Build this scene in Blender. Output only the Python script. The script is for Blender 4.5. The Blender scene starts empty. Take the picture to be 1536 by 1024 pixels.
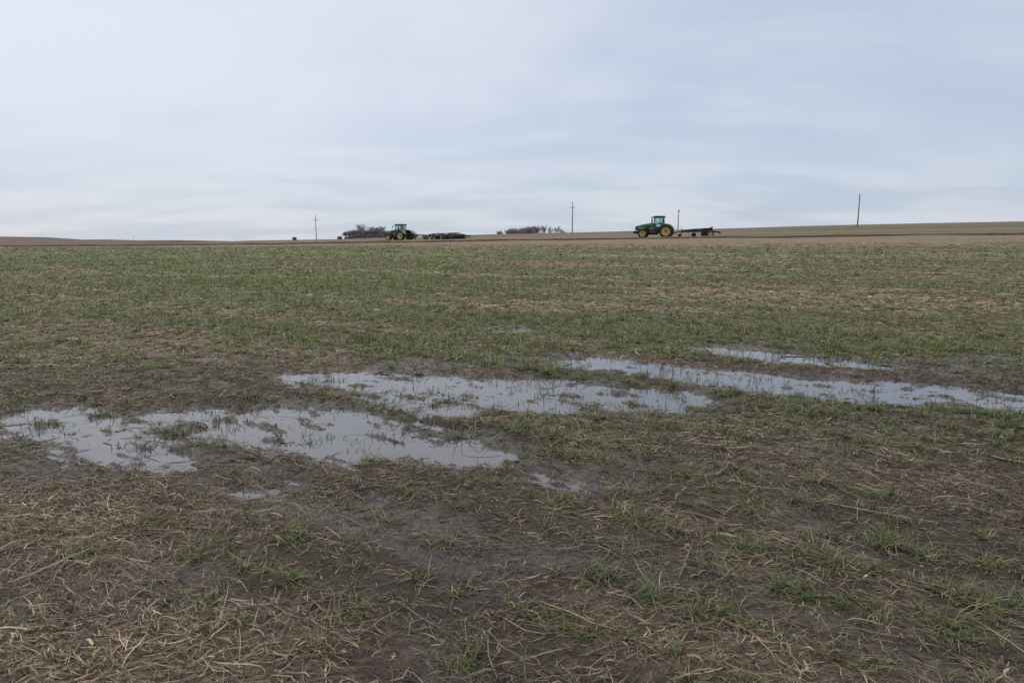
import bpy, math, random
import numpy as np
from mathutils import Vector, Matrix

S = bpy.context.scene
COL = S.collection
R = math.radians
PI = math.pi
rng = np.random.default_rng(7)
random.seed(11)

# ------------------------------------------------------------------ camera
F, CX, CY, CAMZ = 1000.0, 768.0, 512.0, 1.6
PITCH = math.atan((512 - 356) / F)
cp, sp = math.cos(PITCH), math.sin(PITCH)

def ray(px, py):
    rx = (px - CX) / F; ry = -(py - CY) / F
    return rx, cp + ry * sp, -sp + ry * cp          # world x, y, z (unnormalised)

def at(px, py, Y):
    dx, dy, dz = ray(px, py)
    return dx / dy * Y, Y, CAMZ + dz / dy * Y

def flat(px, py):                                    # where a look direction meets level ground
    dx, dy, dz = ray(px, py)
    k = -CAMZ / dz
    return dx * k, dy * k

cam = bpy.data.cameras.new('camera')
cam.sensor_width = 36.0
cam.lens = 36.0 * F / 1536.0
cam.clip_start = 0.05; cam.clip_end = 9000
co = bpy.data.objects.new('camera', cam)
co.location = (0, 0, CAMZ); co.rotation_euler = (PI / 2 - PITCH, 0, 0)
COL.objects.link(co); S.camera = co

# ------------------------------------------------------------------ noise
def _h(i, j, s):
    i = np.asarray(i, np.int64); j = np.asarray(j, np.int64)
    n = (i * 374761393 + j * 668265263 + s * 1274126177) & 0xFFFFFFFF
    n = ((n ^ (n >> 13)) * 1274126177) & 0xFFFFFFFF
    n = ((n ^ (n >> 16)) * 2246822519) & 0xFFFFFFFF
    return (n ^ (n >> 15)) & 0xFFFF

_G = np.array([(math.cos(a), math.sin(a)) for a in np.linspace(0, 2 * PI, 64, endpoint=False)])

def perlin(x, y, s=0):
    x = np.asarray(x, float); y = np.asarray(y, float)
    xi = np.floor(x).astype(np.int64); yi = np.floor(y).astype(np.int64)
    xf = x - xi; yf = y - yi
    u = xf * xf * xf * (xf * (xf * 6 - 15) + 10); v = yf * yf * yf * (yf * (yf * 6 - 15) + 10)
    def g(a, b):
        k = _G[_h(xi + a, yi + b, s) & 63]
        return k[..., 0] * (xf - a) + k[..., 1] * (yf - b)
    n0 = g(0, 0) * (1 - u) + g(1, 0) * u
    n1 = g(0, 1) * (1 - u) + g(1, 1) * u
    return (n0 * (1 - v) + n1 * v) * 1.5             # about -1..1

def fbm(x, y, o=4, s=0, gain=0.5):
    t = 0; a = 1.0; f = 1.0; n = 0
    for k in range(o):
        t = t + a * perlin(x * f + 17.3 * k, y * f - 9.1 * k, s + k); n += a
        a *= gain; f *= 2.03
    return t / n

def sstep(a, b, x):
    t = np.clip((x - a) / (b - a), 0, 1)
    return t * t * (3 - 2 * t)

# ------------------------------------------------------------------ layout of the field
ROW = np.array((0.85, -0.527)); NRM = np.array((0.527, 0.85))   # direction of the drilled rows and across them
ROWGAP = 0.38

PUDDLES = [
 [(425,560),(520,557),(560,555),(640,561),(760,565),(860,571),(960,580),(1040,590),(1064,602),(1040,614),(960,615),(870,611),(800,611),(740,611),(690,617),(640,619),(600,611),(570,599),(520,581),(470,574),(430,570)],
 [(330,628),(400,611),(480,608),(550,616),(600,634),(640,650),(700,658),(765,682),(740,691),(660,691),(600,684),(540,683),(500,690),(470,674),(400,662),(340,652),(300,640)],
 [(-10,628),(60,610),(130,614),(190,630),(215,655),(255,688),(200,692),(130,684),(80,660),(0,648)],
 [(180,632),(230,616),(300,614),(350,618),(330,630),(260,634)],
 [(850,533),(920,537),(1000,547),(1100,556),(1200,566),(1330,571),(1430,577),(1536,589),(1720,603),(1720,632),(1536,614),(1420,601),(1290,600),(1180,589),(1080,580),(1000,566),(930,556),(850,545)],
 [(980,515),(1060,517),(1150,525),(1250,535),(1345,543),(1335,552),(1220,545),(1130,536),(1040,527)],
 [(725,489),(800,489),(812,498),(740,499)],
 [(285,738),(380,720),(445,712),(445,731),(390,748),(300,750)],
 [(775,697),(850,705),(930,715),(925,728),(850,722),(775,709)],
 [(1170,775),(1220,782),(1230,792),(1180,790)],
 [(120,672),(205,690),(255,700),(200,704),(120,690)],
]
PUDDLES = [np.array([flat(px, py) for px, py in p]) for p in PUDDLES]
SHALLOW = [0, 0, 0, 0, .02, -.04, -.12, -.13, -.18, -.18, -.03]

def polysd(x, y, P):
    """signed distance, positive inside"""
    d2 = np.full(x.shape, 1e18); ins = np.zeros(x.shape, bool)
    n = len(P)
    for i in range(n):
        ax, ay = P[i]; bx, by = P[(i + 1) % n]
        ex, ey = bx - ax, by - ay
        t = np.clip(((x - ax) * ex + (y - ay) * ey) / (ex * ex + ey * ey + 1e-12), 0, 1)
        d2 = np.minimum(d2, (x - ax - t * ex) ** 2 + (y - ay - t * ey) ** 2)
        c = ((ay > y) != (by > y)) & (x < (bx - ax) * (y - ay) / (by - ay + 1e-12) + ax)
        ins ^= c
    d = np.sqrt(d2)
    return np.where(ins, d, -d)

def puddle_sd(x, y):
    x = np.asarray(x, float); y = np.asarray(y, float)
    out = np.full(x.shape, -9.0)
    m = (y > 1.5) & (y < 16) & (np.abs(x) < 12)
    if m.any():
        xs, ys = x[m], y[m]; d = np.full(xs.shape, -9.0)
        for P, b in zip(PUDDLES, SHALLOW): d = np.maximum(d, polysd(xs, ys, P) + b)
        out[m] = d
    return out

def tab(pairs):
    ts, es = [], []
    for px, py in pairs:
        dx, dy, dz = ray(px, py); ts.append(dx / dy); es.append(dz / dy)
    return np.array(ts), np.array(es)

T_EDGE = tab([(-700,373.5),(0,372.5),(380,371.5),(768,370),(1536,369.5),(2300,369)])
T_LINE = tab([(-700,373),(0,370.4),(200,369.2),(380,367.2),(500,365.4),(560,364.6),(740,361.8),(920,359.5),(1100,357),(1200,355.5),(1536,351.4),(2300,343)])
T_RIDGE = tab([(-700,372),(0,368.3),(100,367.6),(230,365.8),(320,362.8),(380,360.7),(440,359.9),(500,359),(560,356.8),(620,355),(700,352.5),(768,350.7),(858,349),(920,347.3),(1016,344.6),(1120,341.8),(1200,339.2),(1288,337),(1400,334.6),(1536,332),(2300,322)])
T_HILL = tab([(-700,352),(0,354.7),(65,355.6),(100,357.6),(125,359.3),(160,359.0),(210,360.4),(265,360.1),(330,361.2),(400,363),(520,366),(700,372),(1000,376),(2300,380)])

def terrain(x, y):
    """the lie of the land, without clods and furrows"""
    x = np.asarray(x, float); y = np.asarray(y, float)
    ys = np.maximum(y, 20.0); t = np.clip(x / ys, -2.2, 2.2)
    e1 = np.interp(t, *T_EDGE); e2 = np.interp(t, *T_LINE); e3 = np.interp(t, *T_RIDGE); e4 = np.interp(t, *T_HILL)
    zr = CAMZ + 300 * e3
    kn = [(30, 0 * t), (45, .04 + 0 * t), (75, CAMZ + 75 * e1), (85, CAMZ + 85 * e2),
          (110, CAMZ + 110 * (e2 + .30 * (e3 - e2))), (300, zr), (345, zr - .5), (520, zr - 6),
          (900, CAMZ + 900 * e4), (1300, CAMZ + 1300 * e4 - 8), (4000, -40 + 0 * t), (9000, -60 + 0 * t)]
    z = np.zeros_like(t)
    for (a, za), (b, zb) in zip(kn[:-1], kn[1:]):
        u = np.clip((y - a) / (b - a), 0, 1)
        m = (y > a) & (y <= b)
        z = np.where(m, za + (zb - za) * u, z)
    z = np.where(y > 9000, -60, z)
    return z

def ground_z(x, y):
    x = np.asarray(x, float); y = np.asarray(y, float)
    d = np.hypot(x, y)
    near = 1 - sstep(12, 34, d)
    v = x * NRM[0] + y * NRM[1]; u = x * ROW[0] + y * ROW[1]
    # clods and hoof-sized hollows, drawn out a little along the rows
    rel = .018 * fbm(u * .9, v * 1.5, 3, 3) + .014 * fbm(u * 3.1, v * 4.6, 3, 21)
    fine = near * (.013 * fbm(u * 8, v * 12, 3, 40) + .007 * np.cos(2 * PI * v / ROWGAP + 1.5 * perlin(u * .7, v * .7, 9)) * (.4 + .6 * perlin(u * .5, v * .5, 12)))
    crumb = near * .017 * np.maximum(0, fbm(u * 19, v * 25, 3, 47, .65) + .08)
    rag = .34 * fbm(u * 1.3, v * 3.6, 3, 55, .6) + .26 * fbm(u * 4.5, v * 11, 3, 58, .6) + .075
    sd = puddle_sd(x, y) + rag
    dip = sstep(-.22, .16, sd)
    isl = .12 * np.maximum(0, fbm(u * 2.4, v * 6.5, 4, 63, .65) - .10)
    z = np.maximum(rel + fine + .017, -.008) * (1 - dip) + dip * (-.042 + .55 * rel + 1.1 * fine + isl)
    z = z - .021 * sstep(-.42, -.02, sd) * (1 - dip)             # sodden margin, barely above the water
    z = z + crumb * (1 - .5 * dip)
    far = sstep(70, 90, y)
    z = z + far * (.05 * fbm(x * .25, y * .25, 3, 71))
    # wash-cut edge along the far side of the field
    wob = 1.2 * perlin(x * .08, x * 0 + 3.3, 81)
    z = z + (.19 + .07 * perlin(x * .21, x * 0 + 9.1, 82)) * sstep(85 + wob, 85.4 + wob, y) * (1 - sstep(86.5 + wob, 94, y))
    return terrain(x, y) + z

WATER_Z = -0.020

# pixel-quoted patches of growth and litter, turned into patches on the ground: (px, py, rx, ry, green, straw)
PATCH = [(550,425,420,55,.26,0),(200,384,800,14,.20,0),(1100,500,460,26,.36,0),(620,505,250,24,.22,.10),
 (1130,440,330,14,-.22,.34),(150,500,300,50,-.14,.20),(850,458,260,11,-.12,.24),(1250,640,330,55,.36,0),
 (1320,900,260,130,.20,.05),(680,860,330,150,.0,-.22),(90,985,230,110,.04,.65),(330,860,260,70,.16,-.05),(420,800,130,50,.34,.1),
 (90,800,190,60,.08,.18),(1050,655,150,40,-.25,.05),(450,570,200,30,-.2,.05),(420,690,420,40,-.25,-.1),
 (1180,560,400,30,-.25,-.1),(940,640,160,40,.22,.1),(1420,470,160,20,-.2,.3),(100,420,300,40,.15,.1),
 (60,370,900,3,.4,-.2),(680,400,500,14,.2,.0),(1350,430,260,30,.05,.1),(250,740,240,50,0,.2)]
PATCHW = []
for px, py, rx, ry, g, s in PATCH:
    X, Y = flat(px, py)
    PATCHW.append((X, Y, rx / F * Y, ry * Y * Y / (CAMZ * F), g, s))

def masks(x, y):
    x = np.asarray(x, float); y = np.asarray(y, float)
    v = x * NRM[0] + y * NRM[1]; u = x * ROW[0] + y * ROW[1]
    streak = fbm(u * .045, v * .9, 3, 171, .6)                  # drill passes show as long bands
    streak = streak + fbm(u * .03, v * .33, 2, 178)
    streak = streak * (1 + 1.3 * sstep(12, 45, y))
    lanes = np.cos(2 * PI * v / 1.9 + 2.0 * perlin(u * .06, v * .2, 181)) * sstep(6, 18, y)
    g = .47 + .58 * fbm(u * .5, v * 1.1, 4, 101, .75) + .42 * streak + .16 * lanes
    s = .31 + .60 * fbm(u * .6 + 50, v * 1.1, 4, 131, .72) - .38 * streak - .10 * lanes
    for X, Y, a, b, dg, ds in PATCHW:
        k = np.exp(-((x - X) / a) ** 2 - ((y - Y) / b) ** 2)
        g = g + dg * k; s = s + ds * k
    sd = puddle_sd(x, y)
    wet = sstep(-.50, .05, sd + .25 * fbm(u * 1.2, v * 2, 3, 151))
    wet = np.maximum(wet, .85 * sstep(-.02, .35, fbm(u * .8, v * 1.3, 3, 161)) * (1 - sstep(8, 14, y)))
    g = g * (1 - .30 * sstep(-.25, .05, sd)); s = s * (1 - .2 * sstep(-.25, .1, sd))
    return np.clip(g, 0, 1), np.clip(s, 0, 1), np.clip(wet, 0, 1), sd

# ------------------------------------------------------------------ materials
def new_mat(name):
    m = bpy.data.materials.new(name); m.use_nodes = True
    nt = m.node_tree
    b = nt.nodes['Principled BSDF']
    return m, nt, b

def N(nt, typ, **kw):
    n = nt.nodes.new(typ)
    for k, v in kw.items(): setattr(n, k, v)
    return n

def mathn(nt, op, a, b=None, clamp=False):
    n = N(nt, 'ShaderNodeMath', operation=op, use_clamp=clamp)
    for i, q in enumerate((a, b)):
        if q is None: continue
        if isinstance(q, (int, float)): n.inputs[i].default_value = q
        else: nt.links.new(q, n.inputs[i])
    return n.outputs[0]

def mixc(nt, fac, a, b, blend='MIX'):
    n = N(nt, 'ShaderNodeMix', data_type='RGBA', blend_type=blend)
    for sock, q in ((n.inputs[0], fac), (n.inputs[6], a), (n.inputs[7], b)):
        if isinstance(q, (int, float)): sock.default_value = q
        elif isinstance(q, tuple): sock.default_value = (*q, 1)
        else: nt.links.new(q, sock)
    return n.outputs[2]

def noise(nt, vec, scale, detail=4, rough=.55, dist=0):
    n = N(nt, 'ShaderNodeTexNoise')
    n.inputs['Scale'].default_value = scale; n.inputs['Detail'].default_value = detail
    n.inputs['Roughness'].default_value = rough; n.inputs['Distortion'].default_value = dist
    if vec is not None: nt.links.new(vec, n.inputs['Vector'])
    return n.outputs['Fac']

def remap(nt, v, a, b, c=0., d=1.):
    n = N(nt, 'ShaderNodeMapRange'); n.interpolation_type = 'SMOOTHSTEP'
    nt.links.new(v, n.inputs[0])
    for i, q in enumerate((a, b, c, d)):
        if isinstance(q, (int, float)): n.inputs[i + 1].default_value = q
        else: nt.links.new(q, n.inputs[i + 1])
    return n.outputs[0]

def dirty(name, col, rough=.5, metal=0., dust=(.16, .12, .085), amt=.35, scale=3.0, spec=.5):
    """paint, rubber or iron with field dust in patches"""
    m, nt, b = new_mat(name)
    tc = N(nt, 'ShaderNodeTexCoord')
    f = remap(nt, noise(nt, tc.outputs['Object'], scale, 6, .65), .45, .75, 0., amt)
    f2 = noise(nt, tc.outputs['Object'], scale * 7, 3)
    c = mixc(nt, f, col, dust)
    c = mixc(nt, mathn(nt, 'MULTIPLY', f2, .35), c, tuple(q * .5 for q in col))
    nt.links.new(c, b.inputs['Base Color'])
    nt.links.new(mathn(nt, 'ADD', mathn(nt, 'MULTIPLY', f, .4), rough), b.inputs['Roughness'])
    b.inputs['Metallic'].default_value = metal
    b.inputs['Specular IOR Level'].default_value = spec
    return m

M = {}
M['green'] = dirty('green_paint', (.030, .115, .036), .38, amt=.3)
M['dark_green'] = dirty('dark_green_paint', (.013, .030, .020), .7, amt=.2, spec=.2)
M['yellow'] = dirty('yellow_rim_paint', (.52, .345, .085), .55, amt=.6)
M['rubber'] = dirty('rubber', (.018, .017, .016), .8, amt=.55, spec=.3)
M['faded_green'] = dirty('faded_green_paint', (.042, .070, .050), .7, amt=.35, spec=.2)
M['iron'] = dirty('dark_iron', (.020, .022, .024), .7, amt=.25, spec=.2)
M['grille'] = dirty('grille_plastic', (.018, .024, .028), .4, amt=.15)
M['seat'] = dirty('seat_cloth', (.06, .05, .04), .8)
M['lamp'] = dirty('lamp_lens', (.6, .6, .58), .15, amt=.2)
M['rusty'] = dirty('rusty_iron', (.075, .03, .022), .75, amt=.4)
M['steel'] = dirty('worn_steel', (.10, .10, .10), .6, .3, amt=.4, spec=.3)
M['wood'] = dirty('weathered_pole_wood', (.085, .075, .068), .85, dust=(.16, .15, .14), amt=.5, scale=2)
M['ceramic'] = dirty('insulator_ceramic', (.10, .08, .07), .3, amt=.1)
M['bark'] = dirty('bare_bark', (.25, .225, .225), .9, dust=(.2, .18, .18), amt=.5, scale=.8)
M['twig'] = dirty('bare_twigs', (.25, .222, .226), .9, dust=(.2, .175, .18), amt=.5, scale=.5)
M['paletwig'] = dirty('pale_bare_twigs', (.24, .215, .21), .9, dust=(.3, .27, .25), amt=.5, scale=.5)
M['bale'] = dirty('old_hay', (.060, .045, .040), .95, dust=(.12, .09, .07), amt=.7, scale=2.5)
M['redbale'] = dirty('reddish_old_hay', (.085, .040, .036), .95, dust=(.12, .08, .07), amt=.6, scale=2.5)

def glass():
    m, nt, b = new_mat('cab_glass')
    nt.nodes.remove(b)
    out = nt.nodes['Material Output']
    tr = N(nt, 'ShaderNodeBsdfTransparent'); tr.inputs[0].default_value = (.80, .88, .91, 1)
    gl = N(nt, 'ShaderNodeBsdfGlossy'); gl.inputs['Roughness'].default_value = .04
    lw = N(nt, 'ShaderNodeLayerWeight'); fz = mathn(nt, 'ADD', mathn(nt, 'MULTIPLY', mathn(nt, 'POWER', lw.outputs['Facing'], 4.), .5), .04)
    mx = N(nt, 'ShaderNodeMixShader')
    nt.links.new(fz, mx.inputs[0]); nt.links.new(tr.outputs[0], mx.inputs[1]); nt.links.new(gl.outputs[0], mx.inputs[2])
    nt.links.new(mx.outputs[0], out.inputs[0])
    return m
M['glass'] = glass()

def ground_mat():
    m, nt, b = new_mat('field_soil')
    a1 = N(nt, 'ShaderNodeAttribute', attribute_name='cover')     # r green, g straw, b wet
    a2 = N(nt, 'ShaderNodeAttribute', attribute_name='land')      # rgb far soil colour, alpha how much
    sep = N(nt, 'ShaderNodeSeparateColor'); nt.links.new(a1.outputs['Color'], sep.inputs[0])
    g, s, w = sep.outputs
    geo = N(nt, 'ShaderNodeNewGeometry')
    mp = N(nt, 'ShaderNodeMapping'); mp.inputs['Rotation'].default_value = (0, 0, R(32))
    mp.inputs['Scale'].default_value = (.55, 1, 1)
    nt.links.new(geo.outputs['Position'], mp.inputs['Vector'])
    P = mp.outputs[0]
    n1 = noise(nt, P, 2.2, 6, .6)
    n2 = noise(nt, P, 26, 6, .7)
    n3 = noise(nt, P, 11, 7, .72)
    n4 = noise(nt, P, 70, 4, .65)
    mud = mixc(nt, n1, (.031, .025, .022), (.066, .052, .043))
    mud = mixc(nt, remap(nt, n2, .38, .66), mud, (.033, .026, .024))
    dist = N(nt, 'ShaderNodeVectorMath', operation='LENGTH'); nt.links.new(geo.outputs['Position'], dist.inputs[0])
    # matted litter and fine shoots too small to stand up as blades
    sfar = remap(nt, dist.outputs['Value'], 4., 20., .35, .9)
    sm = remap(nt, mathn(nt, 'ADD', n2, mathn(nt, 'MULTIPLY', s, .42)), .58, .80)
    st = mixc(nt, remap(nt, n4, .3, .7), (.120, .082, .056), (.33, .24, .152))
    c = mixc(nt, mathn(nt, 'MULTIPLY', sm, sfar), mud, st)
    gm = remap(nt, mathn(nt, 'ADD', n3, mathn(nt, 'MULTIPLY', g, .42)), .62, .84)
    gr = mixc(nt, remap(nt, n4, .3, .7), (.068, .090, .028), (.132, .156, .050))
    gfar = remap(nt, dist.outputs['Value'], 5., 26., .10, .85)
    c = mixc(nt, mathn(nt, 'MULTIPLY', gm, gfar), c, gr)
    c = mixc(nt, mathn(nt, 'MULTIPLY', w, .6), c, mixc(nt, .6, c, (.028, .024, .024)))
    # farther land
    nf = noise(nt, P, .6, 8, .7)
    nf2 = noise(nt, P, 6., 5, .7)
    lc = mixc(nt, remap(nt, nf, .35, .65), mixc(nt, .8, a2.outputs['Color'], (.70, .72, .70), 'MULTIPLY'), a2.outputs['Color'])
    lc = mixc(nt, remap(nt, nf2, .4, .75, 0., .7), lc, mixc(nt, .5, a2.outputs['Color'], (.28, .22, .16)))
    c = mixc(nt, a2.outputs['Alpha'], c, lc)
    nt.links.new(c, b.inputs['Base Color'])
    far1 = mathn(nt, 'SUBTRACT', 1., a2.outputs['Alpha'])
    r = remap(nt, mathn(nt, 'ADD', w, mathn(nt, 'MULTIPLY', mathn(nt, 'SUBTRACT', n2, .5), .8)), .15, 1.1, .85, .31)
    nt.links.new(r, b.inputs['Roughness'])
    sl = mathn(nt, 'MULTIPLY', far1, remap(nt, w, .2, 1., .10, .42))
    nt.links.new(sl, b.inputs['Specular IOR Level'])
    bp = N(nt, 'ShaderNodeBump'); bp.inputs['Strength'].default_value = .9; bp.inputs['Distance'].default_value = .035
    hgt = mathn(nt, 'ADD', mathn(nt, 'MULTIPLY', n2, .6), mathn(nt, 'ADD', mathn(nt, 'MULTIPLY', n4, .25), n3))
    nt.links.new(hgt, bp.inputs['Height'])
    nt.links.new(bp.outputs[0], b.inputs['Normal'])
    return m

def water_mat():
    m, nt, b = new_mat('muddy_water')
    b.inputs['Base Color'].default_value = (.045, .038, .035, 1)
    b.inputs['Roughness'].default_value = .03
    b.inputs['IOR'].default_value = 2.2
    geo = N(nt, 'ShaderNodeNewGeometry')
    bp = N(nt, 'ShaderNodeBump'); bp.inputs['Strength'].default_value = .06; bp.inputs['Distance'].default_value = .01
    nt.links.new(noise(nt, geo.outputs['Position'], 7, 3), bp.inputs['Height'])
    nt.links.new(bp.outputs[0], b.inputs['Normal'])
    return m

def blade_mat(name, rough, transl, spec=.35):
    m, nt, b = new_mat(name)
    a = N(nt, 'ShaderNodeAttribute', attribute_name='tint')
    geo = N(nt, 'ShaderNodeNewGeometry')
    f = noise(nt, geo.outputs['Position'], 45, 3)
    c = mixc(nt, remap(nt, f, .3, .7, 0., .5), a.outputs['Color'], mixc(nt, 1., a.outputs['Color'], (.55, .52, .50), 'MULTIPLY'))
    nt.links.new(c, b.inputs['Base Color'])
    b.inputs['Roughness'].default_value = rough
    b.inputs['Specular IOR Level'].default_value = spec
    if transl:
        out = nt.nodes['Material Output']
        t = N(nt, 'ShaderNodeBsdfTranslucent'); nt.links.new(c, t.inputs[0])
        mx = N(nt, 'ShaderNodeMixShader'); mx.inputs[0].default_value = transl
        nt.links.new(b.outputs[0], mx.inputs[1]); nt.links.new(t.outputs[0], mx.inputs[2])
        nt.links.new(mx.outputs[0], out.inputs[0])
    return m

# ------------------------------------------------------------------ object helpers
def link(name, me, mat=None, parent=None):
    o = bpy.data.objects.new(name, me); COL.objects.link(o)
    if mat is not None and me is not None: me.materials.append(mat)
    if parent is not None: o.parent = parent
    return o

def tag(o, label=None, cat=None, group=None, kind=None):
    for k, v in (('label', label), ('category', cat), ('group', group), ('kind', kind)):
        if v: o[k] = v
    return o

def empty(name, loc, rz=0.):
    o = bpy.data.objects.new(name, None); COL.objects.link(o)
    o.location = loc; o.rotation_euler = (0, 0, rz); o.empty_display_size = .3
    return o

def copy_tree(o, parent=None):
    c = o.copy(); COL.objects.link(c); c.parent = parent
    for ch in [q for q in bpy.data.objects if q.parent == o]: copy_tree(ch, c)
    return c

def quads_mesh(name, V, Q, smooth=False):
    V = np.ascontiguousarray(V, np.float32); Q = np.ascontiguousarray(Q, np.int32)
    me = bpy.data.meshes.new(name)
    me.vertices.add(len(V)); me.vertices.foreach_set('co', V.ravel())
    me.loops.add(Q.size); me.loops.foreach_set('vertex_index', Q.ravel())
    me.polygons.add(len(Q)); me.polygons.foreach_set('loop_start', np.arange(0, Q.size, 4, dtype=np.int32))
    if smooth: me.polygons.foreach_set('use_smooth', np.ones(len(Q), bool))
    me.update(calc_edges=True)
    return me

def vcol(me, name, rgba):
    a = me.color_attributes.new(name, 'FLOAT_COLOR', 'POINT')
    a.data.foreach_set('color', np.ascontiguousarray(rgba, np.float32).ravel())

class MB:
    def __init__(self): self.v = []; self.f = []; self.s = []
    def add(self, vs, fs, smooth=False):
        n = len(self.v); self.v += [tuple(q) for q in vs]
        for f in fs: self.f.append([i + n for i in f]); self.s.append(smooth)
        return self
    def box(self, c, d, rot=None, bev=0.):
        x, y, z = (q / 2 for q in d); k = min(bev, x * .8, y * .8, z * .8)
        if k <= 0:
            vs = [Vector((a * x, b * y, e * z)) for a in (-1, 1) for b in (-1, 1) for e in (-1, 1)]
            fs = [(0, 1, 3, 2), (4, 6, 7, 5), (0, 4, 5, 1), (2, 3, 7, 6), (0, 2, 6, 4), (1, 5, 7, 3)]
        else:
            ring = [(-x, -y + k), (-x, y - k), (-x + k, y), (x - k, y), (x, y - k), (x, -y + k), (x - k, -y), (-x + k, -y)]
            ins = [(a * (x - k) / x, b * (y - k) / y) for a, b in ring]
            vs = [Vector((a, b, -z)) for a, b in ins] + [Vector((a, b, -z + k)) for a, b in ring] + [Vector((a, b, z - k)) for a, b in ring] + [Vector((a, b, z)) for a, b in ins]
            fs = [tuple(range(8)), tuple(range(31, 23, -1))]
            for L in range(3):
                for i in range(8):
                    j = (i + 1) % 8; fs.append((L * 8 + j, L * 8 + i, L * 8 + 8 + i, L * 8 + 8 + j))
        if rot is not None: vs = [rot @ q for q in vs]
        c = Vector(c)
        return self.add([q + c for q in vs], fs)
    def tube(self, pts, r, n=8, cap=True):
        pts = [Vector(p) for p in pts]; rs = r if isinstance(r, (list, tuple)) else [r] * len(pts)
        vs = []; fs = []
        for i, p in enumerate(pts):
            d = (pts[min(i + 1, len(pts) - 1)] - pts[max(i - 1, 0)]).normalized()
            up = Vector((0, 0, 1)) if abs(d.z) < .9 else Vector((1, 0, 0))
            a = d.cross(up).normalized(); b = a.cross(d)
            for k in range(n):
                t = 2 * PI * k / n; vs.append(p + (a * math.cos(t) + b * math.sin(t)) * rs[i])
        for i in range(len(pts) - 1):
            for k in range(n):
                j = (k + 1) % n; fs.append((i * n + k, i * n + j, (i + 1) * n + j, (i + 1) * n + k))
        self.add(vs, fs, n > 5)
        if cap:
            m = len(self.v) - len(vs)
            self.f += [[m + k for k in range(n)][::-1], [m + (len(pts) - 1) * n + k for k in range(n)]]; self.s += [False, False]
        return self
    def bar(self, p, q, w, h):
        """square section bar from p to q"""
        p = Vector(p); q = Vector(q); d = (q - p); L = d.length; d.normalize()
        up = Vector((0, 0, 1)) if abs(d.z) < .95 else Vector((1, 0, 0))
        a = d.cross(up).normalized(); b = a.cross(d)
        rot = Matrix((d, a, b)).transposed()
        return self.box((p + q) / 2, (L, w, h), rot, .012)
    def lathe(self, c, prof, n=32, axis='y', smooth=True):
        """profile of (radius, offset along the axis), closed loop of rings"""
        vs = []; fs = []; m = len(prof)
        for k in range(n):
            t = 2 * PI * k / n; ct, st = math.cos(t), math.sin(t)
            for r, o in prof:
                if axis == 'y': vs.append((c[0] + r * ct, c[1] + o, c[2] + r * st))
                elif axis == 'x': vs.append((c[0] + o, c[1] + r * ct, c[2] + r * st))
                else: vs.append((c[0] + r * ct, c[1] + r * st, c[2] + o))
        for k in range(n):
            j = (k + 1) % n
            for i in range(m - 1): fs.append((k * m + i, k * m + i + 1, j * m + i + 1, j * m + i))
        return self.add(vs, fs, smooth)
    def loft(self, secs, smooth=False):
        n = len(secs[0]); vs = [p for s_ in secs for p in s_]; fs = []
        for i in range(len(secs) - 1):
            for k in range(n):
                j = (k + 1) % n; fs.append((i * n + k, i * n + j, (i + 1) * n + j, (i + 1) * n + k))
        fs += [tuple(range(n))[::-1], tuple((len(secs) - 1) * n + k for k in range(n))]
        return self.add(vs, fs, smooth)
    def build(self, name, mat, parent=None, loc=None):
        me = bpy.data.meshes.new(name)
        me.from_pydata(self.v, [], self.f); me.polygons.foreach_set('use_smooth', self.s); me.update()
        o = link(name, me, mat, parent)
        if loc is not None: o.location = loc
        return o

# ------------------------------------------------------------------ ground sheet
LUT = {}
def onground(x, y, *keys):
    """values carried by the ground sheet under any points, read between its own vertices"""
    sh = np.shape(x); x = np.ravel(x); y = np.ravel(y)
    Y, T = LUT['Y'], LUT['T']
    fy = np.clip(np.interp(y, Y, np.arange(len(Y))), 0, len(Y) - 1.001)
    fx = np.clip(np.interp(x / np.sqrt(y * y + 1.44), T, np.arange(len(T))), 0, len(T) - 1.001)
    i = fy.astype(int); j = fx.astype(int); a = fy - i; b = fx - j
    r = []
    for k in keys:
        A = LUT[k]
        r.append(((A[i, j] * (1 - b) + A[i, j + 1] * b) * (1 - a) + (A[i + 1, j] * (1 - b) + A[i + 1, j + 1] * b) * a).reshape(sh))
    return r if len(r) > 1 else r[0]

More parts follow.
